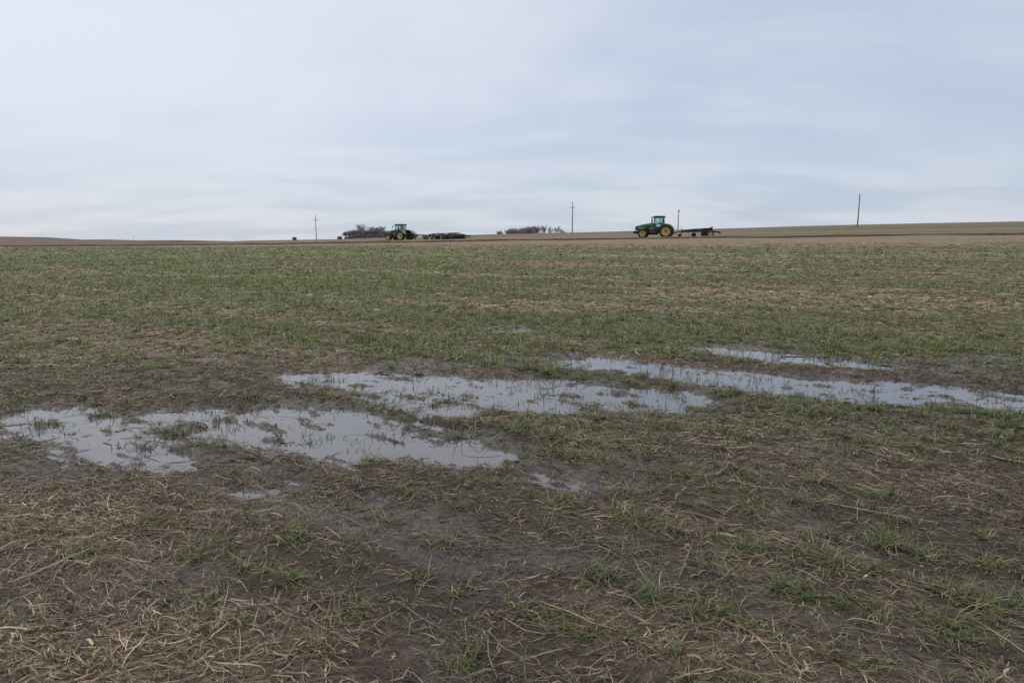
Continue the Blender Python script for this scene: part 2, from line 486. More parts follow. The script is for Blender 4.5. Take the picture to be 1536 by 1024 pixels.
def build_ground():
    ya = -np.geomspace(60, .4, 26)
    yb = np.linspace(-.2, 1.5, 14)
    yc = np.geomspace(1.6, 14, 460)
    yd = np.geomspace(14, 70, 300)[1:]
    ye = np.concatenate([np.linspace(70.4, 96, 110), np.geomspace(96.6, 320, 150), np.geomspace(325, 1000, 70), np.geomspace(1030, 7000, 40)])
    Y = np.concatenate([ya, yb, yc, yd, ye])
    tin = np.linspace(-.92, .92, 620)
    tout = .92 + np.geomspace(.01, 1.3, 50) - .005
    T = np.concatenate([-tout[::-1], tin, tout])
    W = np.sqrt(Y * Y + 1.2 * 1.2)
    X = W[:, None] * T[None, :]; YY = np.repeat(Y[:, None], len(T), 1)
    Z = ground_z(X, YY)
    V = np.stack([X, YY, Z], -1).reshape(-1, 3)
    ny, nx = X.shape
    i = np.arange(ny - 1)[:, None] * nx + np.arange(nx - 1)[None, :]
    Q = np.stack([i, i + 1, i + nx + 1, i + nx], -1).reshape(-1, 4)
    me = quads_mesh('ground', V, Q, True)
    x, y = V[:, 0], V[:, 1]
    g, s, w, sd = masks(x, y)
    LUT.update(Y=Y, T=T, z=Z, g=g.reshape(ny, nx), s=s.reshape(ny, nx), w=w.reshape(ny, nx), sd=sd.reshape(ny, nx))
    vcol(me, 'cover', np.stack([g, s, w, np.ones_like(g)], -1))
    # what the land beyond the green field is: stubble strip, wash line, worked soil, hills
    n1 = fbm(x * .02, y * .05, 4, 201); n2 = fbm(x * .1, y * .2, 4, 211)
    edge = y + 3.5 * n2 + 2.5 * n1
    al = sstep(68, 75, edge)
    def lerp(a, b, k): return a[None] * (1 - k[:, None]) + b[None] * k[:, None] if a.ndim == 1 else a * (1 - k[:, None]) + b[None] * k[:, None]
    A = np.array
    c = np.repeat(A((.168, .136, .096))[None], len(x), 0)
    c = lerp(c, A((.130, .120, .070)), .5 * sstep(-.1, .5, n1))
    wob = 1.2 * perlin(x * .08, x * 0 + 3.3, 81)
    c = lerp(c, A((.148, .120, .096)), sstep(86, 88, y))
    c = lerp(c, A((.130, .107, .090)), sstep(110, 200, y))
    tt0 = x / np.maximum(y, 1)
    strip = sstep(.25, .45, x / np.maximum(y, 1)) * np.exp(-((y - 165 - 10 * n1) / 34) ** 2)
    c = lerp(c, A((.085, .098, .048)), .85 * strip)
    for yy, ww, kk in ((104, 2.0, .35), (140, 3, .3), (210, 6, .3), (255, 8, .35), (290, 7, .45)):
        c = lerp(c, A((.085, .066, .058)), kk * np.exp(-((y - yy - 5 * n1) / ww) ** 2) * (.5 + .5 * sstep(-.2, .3, n2)))
    till = sstep(.26, .31, tt0) * np.exp(-((y - 108 - 3 * n1) / 4.5) ** 2)
    c = lerp(c, A((.070, .054, .046)), .7 * till)
    k = np.exp(-((y - 85.2 - wob) / (.46 + .3 * n2)) ** 2)
    c = lerp(c, A((.040, .030, .024)), np.clip(k * 1.1, 0, 1))
    c = lerp(c, A((.118, .096, .084)), sstep(360, 520, y))
    tt = x / np.maximum(y, 1)
    c = lerp(c, A((.060, .044, .042)), .8 * np.exp(-((tt + .485) / .05) ** 2) * np.exp(-((y - 760) / 110) ** 2))
    c = lerp(c, A((.070, .056, .058)), .6 * sstep(820, 900, y + 40 * n1))
    # old wheel track: the wash line is darkest
    vcol(me, 'land', np.concatenate([c, al[:, None]], 1))
    o = link('ground', me, ground_mat()); tag(o, kind='structure')

build_ground()

def build_water():
    xs = np.linspace(-9, 11, 41); ys = np.linspace(1.7, 14.5, 27)
    X, Y = np.meshgrid(xs, ys)
    V = np.stack([X, Y, np.full_like(X, WATER_Z)], -1).reshape(-1, 3)
    nx = len(xs); i = np.arange(len(ys) - 1)[:, None] * nx + np.arange(nx - 1)[None]
    Q = np.stack([i, i + 1, i + nx + 1, i + nx], -1).reshape(-1, 4)
    o = link('water', quads_mesh('water', V, Q, True), water_mat()); tag(o, kind='structure')
build_water()

# ------------------------------------------------------------------ grass and straw
class Ribbons:
    def __init__(self): self.V = []; self.Q = []; self.C = []; self.n = 0
    def add(self, P, side, half, col):
        """P (n,k,3) centre lines, side (n,k,3) unit, half (n,k) half-widths, col (n,k,3)"""
        n, k, _ = P.shape
        v = np.stack([P - side * half[..., None], P + side * half[..., None]], 2)      # n,k,2,3
        base = self.n + np.arange(n)[:, None] * (2 * k) + np.arange(k - 1)[None] * 2
        q = np.stack([base, base + 1, base + 3, base + 2], -1).reshape(-1, 4)
        self.V.append(v.reshape(-1, 3)); self.Q.append(q)
        self.C.append(np.repeat(col[:, :, None, :], 2, 2).reshape(-1, 3)); self.n += n * 2 * k
    def build(self, name, mat):
        V = np.concatenate(self.V); Q = np.concatenate(self.Q); C = np.concatenate(self.C)
        me = quads_mesh(name, V, Q, True)
        vcol(me, 'tint', np.concatenate([C, np.ones((len(C), 1))], 1))
        return link(name, me, mat)

def grow(rb, x, y, z, az, lean, curl, L, w, col, tipcol, k=4, twist=.5):
    n = len(x)
    s = np.linspace(0, 1, k)[None]
    th = np.clip(lean[:, None] + curl[:, None] * s, 0, 2.6)
    ds = L[:, None] / (k - 1)
    st = np.sin(th) * ds; ct = np.cos(th) * ds
    r = np.concatenate([np.zeros((n, 1)), np.cumsum((st[:, 1:] + st[:, :-1]) / 2, 1)], 1)
    h = np.concatenate([np.zeros((n, 1)), np.cumsum((ct[:, 1:] + ct[:, :-1]) / 2, 1)], 1)
    a = az[:, None] + twist * rng.normal(0, .35, n)[:, None] * s
    P = np.stack([x[:, None] + r * np.cos(a), y[:, None] + r * np.sin(a), z[:, None] + h], -1)
    roll = rng.normal(0, .5, n)[:, None] + 0 * s
    side = np.stack([-np.sin(a) * np.cos(roll), np.cos(a) * np.cos(roll), np.sin(roll)], -1)
    half = w[:, None] * .5 * (1 - .85 * s ** 2.2)
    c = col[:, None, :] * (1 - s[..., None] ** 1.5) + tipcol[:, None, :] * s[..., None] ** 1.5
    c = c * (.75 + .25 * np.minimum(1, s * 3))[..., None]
    rb.add(P, side, half, c)

def scatter(y0, y1, dens, side=1.0):
    """even spread over a trapezium of ground that opens away from the camera"""
    n0 = int(dens * (side * (y1 * y1 - y0 * y0) + 2 * (side + 1.3) * (y1 - y0)))
    y = np.sqrt(rng.random(n0) * ((y1 + 1) ** 2 - (y0 + 1) ** 2) + (y0 + 1) ** 2) - 1
    x = (rng.random(n0) * 2 - 1) * (side * y + side + 1.3)
    return x, y

GREENS = np.array([(.080, .118, .030), (.098, .140, .036), (.126, .160, .044), (.180, .172, .050), (.068, .090, .034), (.108, .120, .042)])
STRAWS = np.array([(.335, .252, .150), (.222, .160, .096), (.118, .088, .060), (.37, .30, .195), (.070, .055, .043), (.162, .130, .094)])

def sow():
    rb = Ribbons()
    for y0, y1, dens, nb, Ls, ww in ((1.4, 4.5, 60, 24, .082, .0050), (4.5, 8, 60, 18, .082, .0066), (8, 14, 48, 14, .108, .0095),
                                     (14, 26, 30, 9, .105, .015), (26, 48, 11, 7, .11, .026), (48, 78, 4.5, 6, .11, .042)):
        x, y = scatter(y0, y1, dens, .86)
        # shoots stand in their drilled rows
        v = x * NRM[0] + y * NRM[1]
        if y0 < 28:
            dv = np.round(v / ROWGAP) * ROWGAP + rng.normal(0, .045 + .004 * y0, len(v)) - v
            x = x + dv * NRM[0]; y = y + dv * NRM[1]
        g, sd, zz = onground(x, y, 'g', 'sd', 'z')
        keep = (rng.random(len(x)) < np.clip((g - .08) * 1.8, .12, 1)) & ((sd < -.4) | (zz > WATER_Z - .004))
        x, y, g = x[keep], y[keep], g[keep]
        n = len(x)
        size = rng.lognormal(-.03, .42, n) * (.72 + .45 * g)
        hue = rng.random(n)
        cnt = np.maximum(2, rng.poisson(nb * (.35 + .9 * g) * size))
        idx = np.repeat(np.arange(n), cnt); m = len(idx)
        spread = .018 * size[idx] * (1 + y0 * .10)
        bx = x[idx] + rng.normal(0, 1, m) * spread; by = y[idx] + rng.normal(0, 1, m) * spread
        bz = onground(bx, by, 'z') + rng.random(m) * .012 - .004
        az = rng.random(m) * 2 * PI
        lean = np.abs(rng.normal(1.0, .36, m)); curl = rng.normal(.70, .5, m)
        L = Ls * size[idx] * rng.uniform(.4, 1.15, m)
        wd = ww * rng.uniform(.7, 1.25, m)
        ci = np.where(hue[idx] < .8, rng.integers(0, 3, m), rng.integers(2, 6, m))
        col = GREENS[ci] * rng.uniform(.60, 1.15, (m, 1)) * ((.86, .88, .86) if y0 < 8 else (1.10, 1.16, .90))
        dry = rng.random(m) < (.16 + .25 * (hue[idx] > .86))
        col = np.where(dry[:, None], STRAWS[rng.integers(0, 3, m)] * .85, col)
        tip = np.where(rng.random((m, 1)) < .22, col * .45 + np.array((.12, .095, .035)), col * 1.15)
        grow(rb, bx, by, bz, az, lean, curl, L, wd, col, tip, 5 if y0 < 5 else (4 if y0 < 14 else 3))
    # shoots drowned in the puddles: short, dark, singly or in small tufts
    x, y = scatter(3.2, 12, 150, .95)
    sd = onground(x, y, 'sd'); cl = fbm(x * 1.3, y * 1.3, 3, 301)
    keep = (sd > -.05) & (rng.random(len(x)) < .30 + 1.6 * cl)
    x, y = x[keep], y[keep]; n = len(x)
    cnt = np.maximum(1, rng.poisson(np.where(rng.random(n) < .2, 12, 2.4))); idx = np.repeat(np.arange(n), cnt); m = len(idx)
    bx = x[idx] + rng.normal(0, .028, m); by = y[idx] + rng.normal(0, .028, m)
    bz = np.maximum(onground(bx, by, 'z'), WATER_Z - .012)
    col = GREENS[rng.integers(0, 6, m)] * rng.uniform(.4, .85, (m, 1))
    grow(rb, bx, by, bz, rng.random(m) * 2 * PI, np.abs(rng.normal(.85, .45, m)), rng.normal(.6, .6, m),
         .070 * rng.uniform(.3, 1.3, m), .0080 * rng.uniform(.7, 1.2, m), col, col * 1.1, 4)
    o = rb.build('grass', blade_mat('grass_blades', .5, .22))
    tag(o, 'short green cover crop growing in tufts over the muddy field', 'grass', kind='stuff')

def litter():
    rb = Ribbons()
    for y0, y1, dens, Ls, ww, k in ((1.4, 4.5, 5200, .074, .0030, 5), (4.5, 8, 2800, .088, .0046, 5), (8, 14, 900, .10, .0080, 4),
                                    (14, 26, 270, .14, .015, 4), (26, 48, 72, .19, .026, 3), (48, 78, 20, .25, .046, 3)):
        x, y = scatter(y0, y1, dens, .86)
        s, w, sd, zz = onground(x, y, 's', 'w', 'sd', 'z')
        pat = fbm(x * 3.3, y * 3.3, 3, 341)
        keep = (rng.random(len(x)) < np.clip((s - .08) * 1.0 + .55 * pat, .07, 1)) & ((sd < -.4) | (zz > WATER_Z - .004) | (rng.random(len(x)) < .06))
        x, y, s, w = x[keep], y[keep], s[keep], w[keep]
        n = len(x)
        az = 2.2 * fbm(x * .8, y * .8, 2, 331) + rng.normal(-.45, .85, n) + PI * (rng.random(n) < .5)
        L = Ls * rng.lognormal(-.15, .65, n) * np.where(zz[keep] < WATER_Z, .4, 1)
        bend = rng.normal(0, .45, n) * (1 + 1.5 * (rng.random(n) < .15)); wob = rng.normal(0, .35, n)
        t = np.linspace(0, 1, k)[None]
        a = az[:, None] + bend[:, None] * (t - .5) + wob[:, None] * np.sin(t * 5 + rng.random(n)[:, None] * 6) * .6
        ds = L[:, None] / (k - 1)
        dx = np.cos(a) * ds; dy = np.sin(a) * ds
        X = x[:, None] + np.cumsum(dx, 1); Y = y[:, None] + np.cumsum(dy, 1)
        Z = onground(X, Y, 'z')
        lift = rng.exponential(.0045, n)[:, None] * (1 + 1.2 * s[:, None]) + .002
        arch = np.maximum(0, rng.normal(0, .007, n))[:, None] * np.sin(t * PI)
        kick = np.maximum(0, rng.normal(-.014, .014, n))[:, None] * t ** 2
        Zs = .5 * Z + .5 * Z.mean(1, keepdims=True)
        Z = np.maximum(Z + .001, Zs) + lift + arch + kick
        Z = np.maximum(Z, WATER_Z + .003)
        P = np.stack([X, Y, Z], -1)
        roll = rng.normal(0, .55, n)[:, None] + 0 * t
        side = np.stack([-np.sin(a) * np.cos(roll), np.cos(a) * np.cos(roll), np.sin(roll)], -1)
        half = .5 * ww * rng.lognormal(0, .45, n)[:, None] * (1 - .55 * (2 * t - 1) ** 4)
        ci = rng.integers(0, 6, n)
        col = STRAWS[ci] * rng.uniform(.45, 1.1, (n, 1)) * (1 - .35 * w[:, None]) * (.56 + .56 * s[:, None]) * (1.0 if y0 < 8 else 1.22)
        rb.add(P, side, half, np.repeat(col[:, None], k, 1))
    # chaff: short dark broken bits trodden into the mud
    for y0, y1, dens, ww in ((1.4, 4.5, 3600, .0030), (4.5, 8.5, 1500, .0046), (8.5, 14, 420, .008)):
        x, y = scatter(y0, y1, dens, .86)
        zz, sd = onground(x, y, 'z', 'sd')
        keep = (zz > WATER_Z) & (rng.random(len(x)) < .55 + 1.1 * fbm(x * 5, y * 5, 2, 351)); x, y = x[keep], y[keep]
        n = len(x); t = np.linspace(0, 1, 3)[None]
        az = rng.normal(-.5, 1.1, n)[:, None] + rng.normal(0, .8, n)[:, None] * t
        L = rng.lognormal(-3.5, .5, n)[:, None] * (ww / .003) ** .5
        X = x[:, None] + np.cos(az) * L * t; Y = y[:, None] + np.sin(az) * L * t
        Z = onground(X, Y, 'z') + .002 + rng.exponential(.004, n)[:, None] * (.4 + t)
        roll = rng.normal(0, .6, n)[:, None] + 0 * t
        side = np.stack([-np.sin(az) * np.cos(roll), np.cos(az) * np.cos(roll), np.sin(roll)], -1)
        col = STRAWS[rng.integers(0, 6, n)] * rng.uniform(.25, .75, (n, 1))
        rb.add(np.stack([X, Y, Z], -1), side, .5 * ww * rng.lognormal(0, .4, n)[:, None] * (1 - .4 * (2 * t - 1) ** 2), np.repeat(col[:, None], 3, 1))
    o = rb.build('straw', blade_mat('dead_straw', .7, .0, .3))
    tag(o, 'tan and brown dead straw matted on the wet soil', 'straw', kind='stuff')

sow(); litter()

# ------------------------------------------------------------------ tractor
def rrect(x, zb, zt, hw, r, n=4, taper=1.0):
    pts = [(x, -hw, zb), (x, -hw * taper, zt - r)]
    for i in range(1, n + 1):
        t = i / n * PI / 2; pts.append((x, -hw * taper + r - r * math.cos(t), zt - r + r * math.sin(t)))
    half = pts[:]
    return half + [(x, -b, z) for (x, b, z) in half[::-1]]

def make_wheel(parent, x, y, z, r, w, rr, sgn, lugs, mat_rim, hub_name='wheel'):
    hub = MB().lathe((0, 0, 0), [(.001, sgn * w * .12), (r * .13, sgn * w * .12), (r * .15, sgn * w * .02), (r * .15, -sgn * w * .45), (.001, -sgn * w * .45)], 16)
    hub.lathe((0, 0, 0), [(r * .12, -sgn * w * .30), (rr * .94, -sgn * w * .34), (rr * .94, -sgn * w * .38), (r * .12, -sgn * w * .36)], 28)
    h = hub.build(hub_name, M['iron'], parent, (x, y, z))
    ty = MB()
    prof = [(rr, -w * .42), (rr + (r - rr) * .5, -w * .52), (r * .955, -w * .46), (r * .965, -w * .2), (r * .97, 0), (r * .965, w * .2), (r * .955, w * .46), (rr + (r - rr) * .5, w * .52), (rr, w * .42), (rr - .02, 0), (rr, -w * .42)]
    ty.lathe((0, 0, 0), prof, 40)
    for k in range(lugs):
        for q in (-1, 1):
            t = 2 * PI * (k + (.5 if q > 0 else 0)) / lugs
            rot = Matrix.Rotation(-t, 3, 'Y') @ Matrix.Rotation(q * .7, 3, 'X')
            p = Vector((math.cos(t) * r * .975, q * w * .24, math.sin(t) * r * .975))
            ty.box(p, (r * .06, w * .085 * 1.2, w * .56), Matrix.Rotation(-t, 3, 'Y') @ Matrix.Rotation(q * .9, 3, 'X'), .005)
    ty.build('tyre', M['rubber'], h)
    d = sgn
    rim = MB().lathe((0, 0, 0), [(rr + .015, d * w * .44), (rr * .93, d * w * .44), (rr * .86, d * w * .20), (rr * .70, d * w * .10), (rr * .62, d * w * .26), (rr * .34, d * w * .20), (rr * .30, d * w * .12), (r * .14, d * w * .12),
                                 (r * .14, d * w * .08), (rr * .6, d * w * .05), (rr * .84, -d * w * .1), (rr * .93, -d * w * .42), (rr + .015, -d * w * .42)], 36)
    for k in range(8):
        t = 2 * PI * k / 8; rim.lathe((math.cos(t) * rr * .46, 0, math.sin(t) * rr * .46), [(.001, d * w * .27), (.03, d * w * .27), (.03, d * w * .2)], 8)
    rim.build('rim', mat_rim, h)
    return h

def make_tractor():
    root = empty('tractor', (0, 0, 0))
    # bonnet: sloping down to the nose, rounded shoulders
    secs = []
    for x, zb, zt, hw in ((1.62, 1.36, 2.14, .50), (2.33, 1.36, 2.14, .50), (2.92, 1.38, 2.07, .48), (3.45, 1.40, 1.97, .46), (3.96, 1.42, 1.83, .44)):
        secs.append(rrect(x, zb, zt, hw, .16, 5, .92))
    hood = MB().loft(secs).build('bonnet', M['green'], root)
    for q in (-1, 1):
        vent = MB().box((2.61, q * .485, 1.62), (.92, .03, .36), None, .008)
        for k in range(5): vent.box((2.25 + .18 * k, q * .505, 1.62), (.12, .02, .30), None, .006)
        vent.build('vent', M['grille'], hood)
    gs = [rrect(x, zb, zt, hw, .14, 5, .92) for x, zb, zt, hw in ((3.962, 1.10, 1.81, .43), (4.25, 1.10, 1.77, .41), (4.40, 1.14, 1.68, .37), (4.45, 1.25, 1.55, .30))]
    gr = MB().loft(gs).build('grille', M['grille'], root)
    bars = MB()
    for k in range(5): bars.box((4.44, 0, 1.24 + .08 * k), (.03, .60, .022), None, .006)
    bars.build('grille_bar', M['iron'], gr)
    for q in (-1, 1):
        MB().lathe((4.36, q * .25, 1.60), [(.001, .075), (.06, .07), (.085, .04), (.085, -.05)], 14, 'x').build('headlight', M['lamp'], root)
    ch = MB()
    ch.box((2.45, 0, 1.05), (3.05, .62, .66), None, .05); ch.box((.35, 0, 1.05), (1.2, .9, .75), None, .08)
    ch.box((3.7, 0, .95), (.7, .5, .42), None, .04); ch.box((2.0, 0, .62), (1.6, .4, .3), None, .05)
    ch.tube([(0, -1.35, .94), (0, 1.35, .94)], .14, 12); ch.tube([(3.29, -1.0, .64), (3.29, 1.0, .64)], .11, 10)
    ch.build('chassis', M['iron'], root)
    wt = MB()
    for k in range(9): wt.box((4.33, -.40 + .1 * k, .86), (.70, .085, .40), None, .03)
    wt.box((4.0, 0, .90), (.35, .5, .25), None, .03)
    wt.build('front_weights', M['iron'], root)
    for q in (-1, 1):
        tk = MB(); tk.box((1.75, q * .66, 1.03), (1.35, .48, .80), None, .10)
        tk.build('fuel_tank', M['grille'], root)
    st = MB()
    for k in range(4): st.box((1.36, .98, .52 + .26 * k), (.42, .16, .035), None, .008)
    for a in (1.14, 1.58): st.bar((a, 1.03, .45), (a, .93, 1.46), .04, .03)
    st.build('step_ladder', M['iron'], root)
    # cab
    fl = MB(); fl.box((1.02, 0, 1.48), (1.46, 1.55, .16), None, .03); fl.box((.50, 0, 1.74), (.5, 1.3, .5), None, .05)
    fl.build('cab_floor', M['grille'], root)
    fr = MB()
    A = [(1.74, .80, 1.45), (1.70, .76, 2.92)]; B = [(.86, .84, 1.72), (.90, .80, 2.92)]; Cc = [(.36, .76, 1.80), (.42, .72, 2.92)]
    for q in (-1, 1):
        for (p0, p1), w in ((A, .08), (B, .045), (Cc, .09)): fr.bar((p0[0], q * p0[1], p0[2]), (p1[0], q * p1[1], p1[2]), w, w)
        fr.bar((1.72, q * .79, 1.47), (.36, q * .78, 1.80), .06, .06)
        fr.bar((1.70, q * .77, 2.88), (.42, q * .73, 2.88), .06, .06)
    for x0, z0 in ((1.70, 2.88), (.42, 2.88), (.36, 1.80)): fr.bar((x0, -.74, z0), (x0, .74, z0), .06, .06)
    fr.build('cab_frame', M['dark_green'], root)
    rf = MB(); rsec = []
    for x, zb, zt, hw in ((.18, 2.93, 3.02, .78), (.30, 2.91, 3.10, .86), (1.0, 2.91, 3.13, .88), (1.72, 2.91, 3.12, .86), (1.92, 2.93, 3.05, .80)):
        rsec.append(rrect(x, zb, zt, hw, .07, 3, .95))
    rf.loft(rsec)
    roof = rf.build('roof', M['dark_green'], root)
    for q in (-1, 1):
        MB().box((1.93, q * .62, 2.98), (.06, .18, .09), None, .02).build('work_light', M['lamp'], roof)
    def pane(pts, name='window'):
        c = sum((Vector(p) for p in pts), Vector()) / len(pts)
        n = (Vector(pts[1]) - Vector(pts[0])).cross(Vector(pts[2]) - Vector(pts[0])).normalized() * .004
        m = MB(); k = len(pts)
        m.add([Vector(p) + n for p in pts] + [Vector(p) - n for p in pts], [tuple(range(k)), tuple(range(2 * k - 1, k - 1, -1))] + [((i + 1) % k, i, k + i, k + (i + 1) % k) for i in range(k)])
        return m.build(name, M['glass'], root)
    for q in (-1, 1):
        pane([(1.68, q * .79, 1.54), (.90, q * .83, 1.74), (.93, q * .79, 2.86), (1.65, q * .76, 2.86)], 'door')
        pane([(.84, q * .82, 1.76), (.44, q * .76, 1.86), (.48, q * .72, 2.86), (.88, q * .79, 2.86)])
    pane([(1.74, -.74, 1.55), (1.74, .74, 1.55), (1.70, .71, 2.86), (1.70, -.71, 2.86)], 'windscreen')
    pane([(.37, -.68, 1.86), (.37, .68, 1.86), (.41, .66, 2.84), (.41, -.66, 2.84)])
    se = MB(); se.box((.78, 0, 1.98), (.50, .52, .14), None, .05)
    se.box((.56, 0, 2.32), (.14, .50, .66), Matrix.Rotation(-.12, 3, 'Y'), .05); se.box((.55, 0, 2.70), (.10, .28, .16), None, .04)
    se.build('seat', M['seat'], root)
    sw = MB()
    ring = [(1.36 + .10 * math.sin(t) * .9, .20 * math.cos(t), 2.16 + .18 * math.sin(t)) for t in np.linspace(0, 2 * PI, 17)]
    sw.tube(ring, .018, 6, False); sw.tube([(1.36, 0, 2.16), (1.55, 0, 1.6)], .05, 8); sw.tube([(1.36, -.2, 2.16), (1.36, .2, 2.16)], .014, 6)
    sw.build('steering_wheel', M['grille'], root)
    co_ = MB(); co_.box((1.58, 0, 1.78), (.22, .5, .5), None, .06); co_.build('console', M['grille'], root)
    MB().box((.95, -.45, 2.05), (.6, .2, .22), None, .04).box((1.15, -.45, 2.28), (.05, .20, .26), None, .02).build('armrest', M['grille'], root)
    ex = MB(); ex.tube([(2.13, -.50, 1.98), (2.13, -.50, 2.80), (2.16, -.50, 2.95), (2.25, -.50, 3.07)], [.075, .075, .07, .06], 12)
    ex.tube([(2.13, -.50, 2.02), (2.13, -.50, 2.50)], .10, 12)
    ex.build('exhaust', M['iron'], root)
    for q in (-1, 1):
        mr = MB(); mr.box((1.92, q * 1.28, 2.62), (.06, .22, .40), None, .03)
        m_ = mr.build('mirror', M['grille'], root)
        MB().tube([(1.74, q * .80, 2.84), (1.90, q * 1.26, 2.86), (1.92, q * 1.28, 2.74)], .022, 6).build('mirror_arm', M['iron'], m_)
        # mudguard over the rear wheel
        fd = MB(); sec = []
        for t in np.linspace(R(16), R(166), 18):
            r0, r1 = 1.01, 1.06
            cx, cz = math.cos(PI - t) , math.sin(t)
            y0, y1 = q * .80, q * 1.56
            sec.append([(r0 * cx, y0, .94 + r0 * cz), (r0 * cx, y1, .90 + r0 * cz), (r1 * cx, y1, .90 + r1 * cz), (r1 * cx, y0, .96 + r1 * cz)])
        fd.loft(sec)
        fo = fd.build('mudguard', M['green'], root)
        side = MB(); pl = []
        ts = np.linspace(R(20), R(160), 15)
        vs = [(1.05 * math.cos(PI - t), q * .82, .94 + 1.05 * math.sin(t)) for t in ts] + [(.80 * math.cos(PI - t), q * .82, .94 + .80 * math.sin(t)) for t in ts]
        side.add(vs, [(i, i + 1, 15 + i + 1, 15 + i) for i in range(14)])
        side.build('inner_panel', M['dark_green'], fo)
        MB().box((-.99, q * 1.2, 1.30), (.05, .30, .12), None, .02).build('tail_light', M['rusty'], root)
    for q in (1, -1):
        make_wheel(root, 0, q * 1.28, .94, .94, .58, .585, q, 20, M['yellow'])
        make_wheel(root, 3.29, q * 1.02, .68, .68, .46, .405, q, 18, M['yellow'])
    hi = MB(); hi.bar((-.3, 0, .62), (-1.06, 0, .60), .12, .10)
    for q in (-1, 1): hi.bar((-.25, q * .4, .75), (-.98, q * .45, .66), .07, .10); hi.bar((-.3, q * .4, 1.25), (-.85, q * .45, 1.15), .06, .08); hi.bar((-.85, q * .45, 1.15), (-.95, q * .45, .7), .04, .04)
    hi.build('hitch', M['iron'], root)
    return root

def implement_wheel(root, x, y, r, w, rim_mat, z=None):
    hb = MB().tube([(x, y - w * .7, z or r), (x, y + w * .7, z or r)], r * .16, 10).build('wheel', M['iron'], root)
    c = (x, y, z or r); rr = r * .60
    MB().lathe(c, [(rr, -w * .4), (r * .85, -w * .52), (r * .97, -w * .38), (r, 0), (r * .97, w * .38), (r * .85, w * .52), (rr, w * .4), (rr - .01, 0), (rr, -w * .4)], 28).build('tyre', M['rubber'], hb)
    MB().lathe(c, [(rr + .01, w * .4), (rr * .85, w * .36), (rr * .5, w * .18), (.02, w * .2), (.02, -w * .2), (rr * .5, -w * .18), (rr * .85, -w * .36), (rr + .01, -w * .4)], 24).build('rim', rim_mat, hb)

def shank(m, x, y, top, curl=.30):
    pts = []
    for t in np.linspace(0, 1, 9):
        a = PI * 1.05 * t
        pts.append((x + .05 - curl * math.sin(a) * .95, y, top - .07 - (top - .10) * (1 - math.cos(a)) / 2.05))
    for a, b in zip(pts[:-1], pts[1:]): m.bar(a, b, .05, .03)
    m.bar(pts[-1], (pts[-1][0] + .16, y, .04), .11, .02)

def make_cultivator():
    """folded field cultivator; local x runs forward to its hitch at the origin"""
    root = empty('field_cultivator', (0, 0, 0))
    t = MB(); t.bar((.02, 0, .62), (-.55, 0, .78), .13, .13)
    for q in (-1, 1): t.bar((-.50, q * .05, .78), (-1.55, q * .62, .90), .11, .12)
    t.build('tongue', M['iron'], root)
    MB().bar((-1.03, .22, .86), (-1.03, .22, 1.34), .09, .09).build('jack', M['iron'], root)
    f = MB()
    for y in (-1.7, -.62, .62, 1.7): f.bar((-1.0 if abs(y) < 1 else -1.7, y, .88), (-5.25, y, .86), .14, .30)
    for x in (-1.2, -1.9, -2.9, -4.0, -5.15): f.bar((x, -2.0, .885), (x, 2.0, .885), .10, .10)
    f.build('frame', M['iron'], root)
    for q in (-1, 1):
        implement_wheel(root, -.78, q * 1.72, .25, .18, M['iron'])
        MB().bar((-.78, q * 1.72, .25), (-1.22, q * 1.72, .86), .06, .06).build('gauge_arm', M['iron'], root)
        implement_wheel(root, -2.72, q * 1.35, .33, .22, M['iron'])
        implement_wheel(root, -4.16, q * 1.78, .46, .30, M['iron'])
        implement_wheel(root, -4.95, q * 1.86, .46, .30, M['yellow'])
        a = MB(); a.bar((-4.16, q * 1.56, .46), (-4.55, q * 1.56, .86), .08, .10); a.bar((-4.95, q * 1.62, .42), (-4.55, q * 1.58, .86), .08, .10)
        a.build('axle_arm', M['iron'], root)
    for x in (-1.9, -2.35):
        for y in (-1.5, -.9, -.3, .3, .9, 1.5):
            m = MB(); shank(m, x, y, .86); m.build('shank', M['iron'], root)
    for q in (-1, 1):                                   # wing folded flat over the middle
        w = MB()
        for y in (.35, 1.15): 
            w.bar((-2.15, q * y, 1.00), (-3.55, q * y, 1.14), .12, .14); w.bar((-3.55, q * y, 1.14), (-5.15, q * y, 1.20), .12, .18)
        for x, z in ((-2.4, 1.03), (-3.55, 1.16), (-4.3, 1.20), (-5.1, 1.24)): w.bar((x, q * .30, z), (x, q * 1.25, z), .12, .14)
        w.bar((-3.75, q * .75, 1.10), (-5.1, q * .75, 1.02), .14, .26)
        w.bar((-4.55, q * 1.2, .95), (-5.05, q * 1.2, 1.40), .07, .07)
        w.build('folded_wing', M['iron'], root)
        MB().bar((-5.20, q * 1.2, .92), (-5.20, q * 1.2, 1.48), .10, .10).build('fold_stop', M['iron'], root)
        c = MB(); c.tube([(-1.5, q * .35, 1.02), (-2.5, q * .35, 1.14)], .06, 10); c.tube([(-2.5, q * .35, 1.14), (-3.2, q * .35, 1.22)], .03, 8)
        c.build('hydraulic_ram', M['steel'], root)
    h = MB()
    for y in (-1.5, -.5, .5, 1.5): h.bar((-5.2, y, .84), (-6.15, y, .68), .10, .16)
    for x, z in ((-5.55, .74), (-5.9, .70), (-6.2, .66)): h.bar((x, -2.1, z), (x, 2.1, z), .16, .22)
    for k in range(18): h.tube([(-6.2, -2.0 + .235 * k, .60), (-6.36, -2.0 + .235 * k, .42)], .014, 5)
    h.build('rear_harrow', M['iron'], root)
    return root

